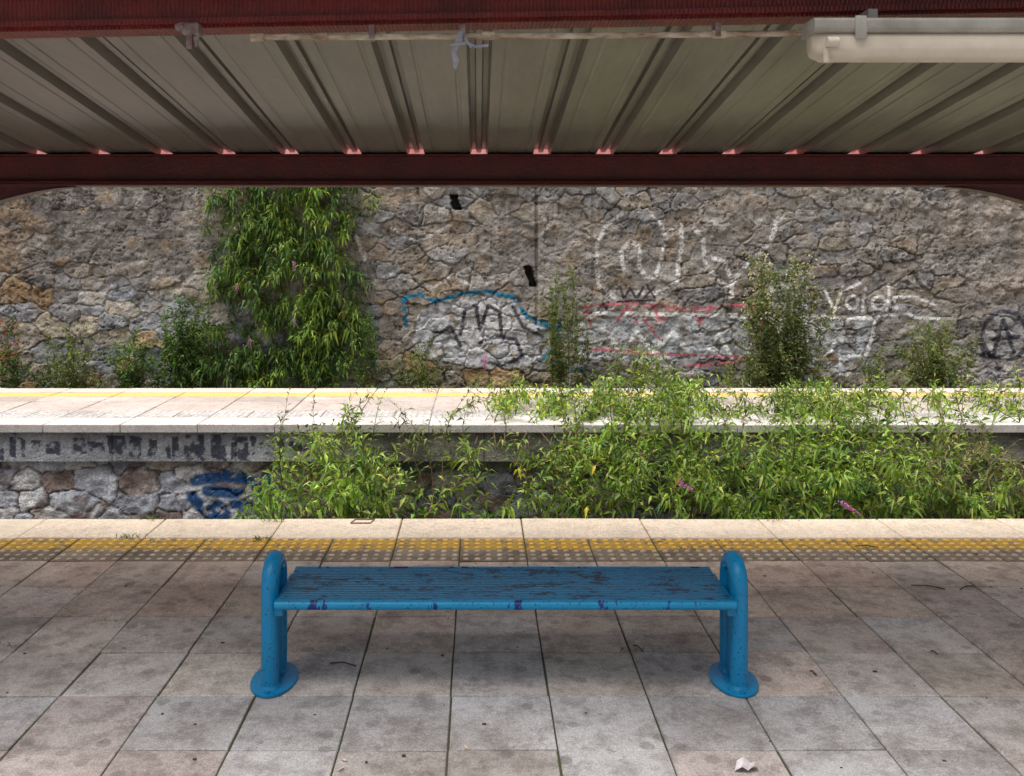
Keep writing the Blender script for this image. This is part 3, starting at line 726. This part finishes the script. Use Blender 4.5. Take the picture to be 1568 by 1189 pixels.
shrub('wall_shrub',645,515,68,24,G_dull,.09,.03,.18)
shrub('wall_shrub',1430,485,74,42,G_dull,.09,.032,.22,13.8)
shrub('wall_shrub',1350,520,44,16,G_dull,.08,.024,.18,13.9)
shrub('wall_shrub',210,500,70,20,G_dark,.10,.038,.22,14.0)
shrub('wall_shrub',285,440,50,20,G_dark,.11,.042,.24,14.1)
shrub('wall_shrub',110,500,66,24,G_dull,.09,.036,.2,14.1)
shrub('wall_shrub',12,470,30,16,G_dark,.08,.035,.18,14.0,(.34,.12,.06))
shrub('wall_shrub',70,450,24,5,G_dark,.09,.034,.18,14.2)
shrub('wall_shrub',560,450,26,10,G_dark,.09,.028,.2,14.1)
shrub('wall_shrub',740,570,60,10,G_dull,.08,.024,.16,13.9)
shrub('wall_shrub',960,520,60,16,G_dull,.08,.026,.16,13.9)

# weeds in joints
pl=Plant()
for px,py,n,s in((200,826,30,.06),(403,828,30,.06),(415,800,18,.06),(233,797,18,.06),(178,952,8,.03),(1330,840,8,.03),(550,1000,4,.02),(975,998,10,.035),(200,995,6,.03),(1190,798,14,.05),(1500,797,14,.05),(12,990,10,.035),(60,858,12,.03),(800,862,8,.02),(1180,860,10,.02),(350,930,8,.025)):
    Y=H*F/(py-CY); c=P(px,py,Y)
    for _ in range(n): pl.leaf(c+Vector((R.gauss(0,.04),R.gauss(0,.006),0)),Vector((R.gauss(0,.7),R.gauss(0,.5),.8)),s*R.uniform(.5,1.3),.006,vary((.18,.24,.05)),.3)
pl.build('joint_weeds')
pl=Plant()
for px,py,n in((1548,608,60),(660,600,20),(1180,602,30)):
    Y=H*F/(py-CY); c=P(px,py,Y)
    for _ in range(n): pl.leaf(c+Vector((R.gauss(0,.12),R.gauss(0,.05),0)),Vector((R.gauss(0,.8),R.gauss(0,.5),.7)),.16*R.uniform(.5,1.2),.012,vary((.26,.29,.08)),.4)
pl.build('grass_tuft')

# litter
M_paper=mat_simple('paper',(.8,.79,.8),(.6,.5,.52),30,.7)
mb=MB(); Y=H*F/(1180-CY); c=P(1143,1180,Y)
pts=[(c.x+a,c.y+b_,.006+z_) for a,b_,z_ in((-.045,-.012,0),(-.02,-.02,.018),(.0,-.018,.004),(.025,-.014,.02),(.042,0,.0),(-.03,.012,.022),(-.005,.016,.034),(.02,.014,.012),(.035,.018,.016))]
mb.add(pts,[(0,1,5),(1,6,5),(1,2,6),(2,7,6),(2,3,7),(3,8,7),(3,4,8)]); mb.obj('paper_litter',[M_paper])
M_twig=mat_simple('twig',(.1,.06,.04),(.06,.04,.03),20,.8)
mb=MB()
for (ax,ay),(bx,by) in (((1395,898),(1447,904)),((970,990),(985,1000)),((505,1018),(545,1022)),((690,905),(700,910)),((1425,1000),(1436,1004)),((1310,838),(1345,840)),((1470,905),(1492,899)),((1240,1030),(1250,1036))):
    Ya=H*F/(ay-CY);Yb=H*F/(by-CY);a=P(ax,ay,Ya);b=P(bx,by,Yb);a.z=b.z=.006;mm=(a+b)/2+Vector((0,.01,.006)); mb.tube([a,mm,b],.003,5)
for _ in range(60):
    x=R.uniform(-2.5,3.5);y=R.uniform(3.1,5.6);s=R.uniform(.002,.006); mb.box(x-s,x+s*R.uniform(.5,2),y-s,y+s*.7,.001,.001+s*.6)
mb.obj('twig_litter',[M_twig])
M_butt=mat_simple('cigarette',(.75,.72,.66),(.6,.4,.2),40,.7)
mb=MB()
for px,py in((522,1180),(527,1166),(715,1148)):
    Y=H*F/(py-CY);c=P(px,py,Y);c.z=.006;d=Vector((R.uniform(-1,1),R.uniform(-1,1),0)).normalized()*.012; mb.tube([c-d,c+d],.0035,7)
mb.obj('cigarette_butts',[M_butt])
M_met=mat_simple('steel_bracket',(.35,.3,.24),(.2,.14,.1),20,.5)
mb=MB(); a=P(537,803,H*F/(803-CY))
mb.tube([(a.x,a.y,.008),(a.x+.13,a.y,.008),(a.x+.15,a.y+.08,.008),(a.x+.02,a.y+.09,.008),(a.x,a.y,.008)],.0045,6); mb.obj('steel_bracket',[M_met])
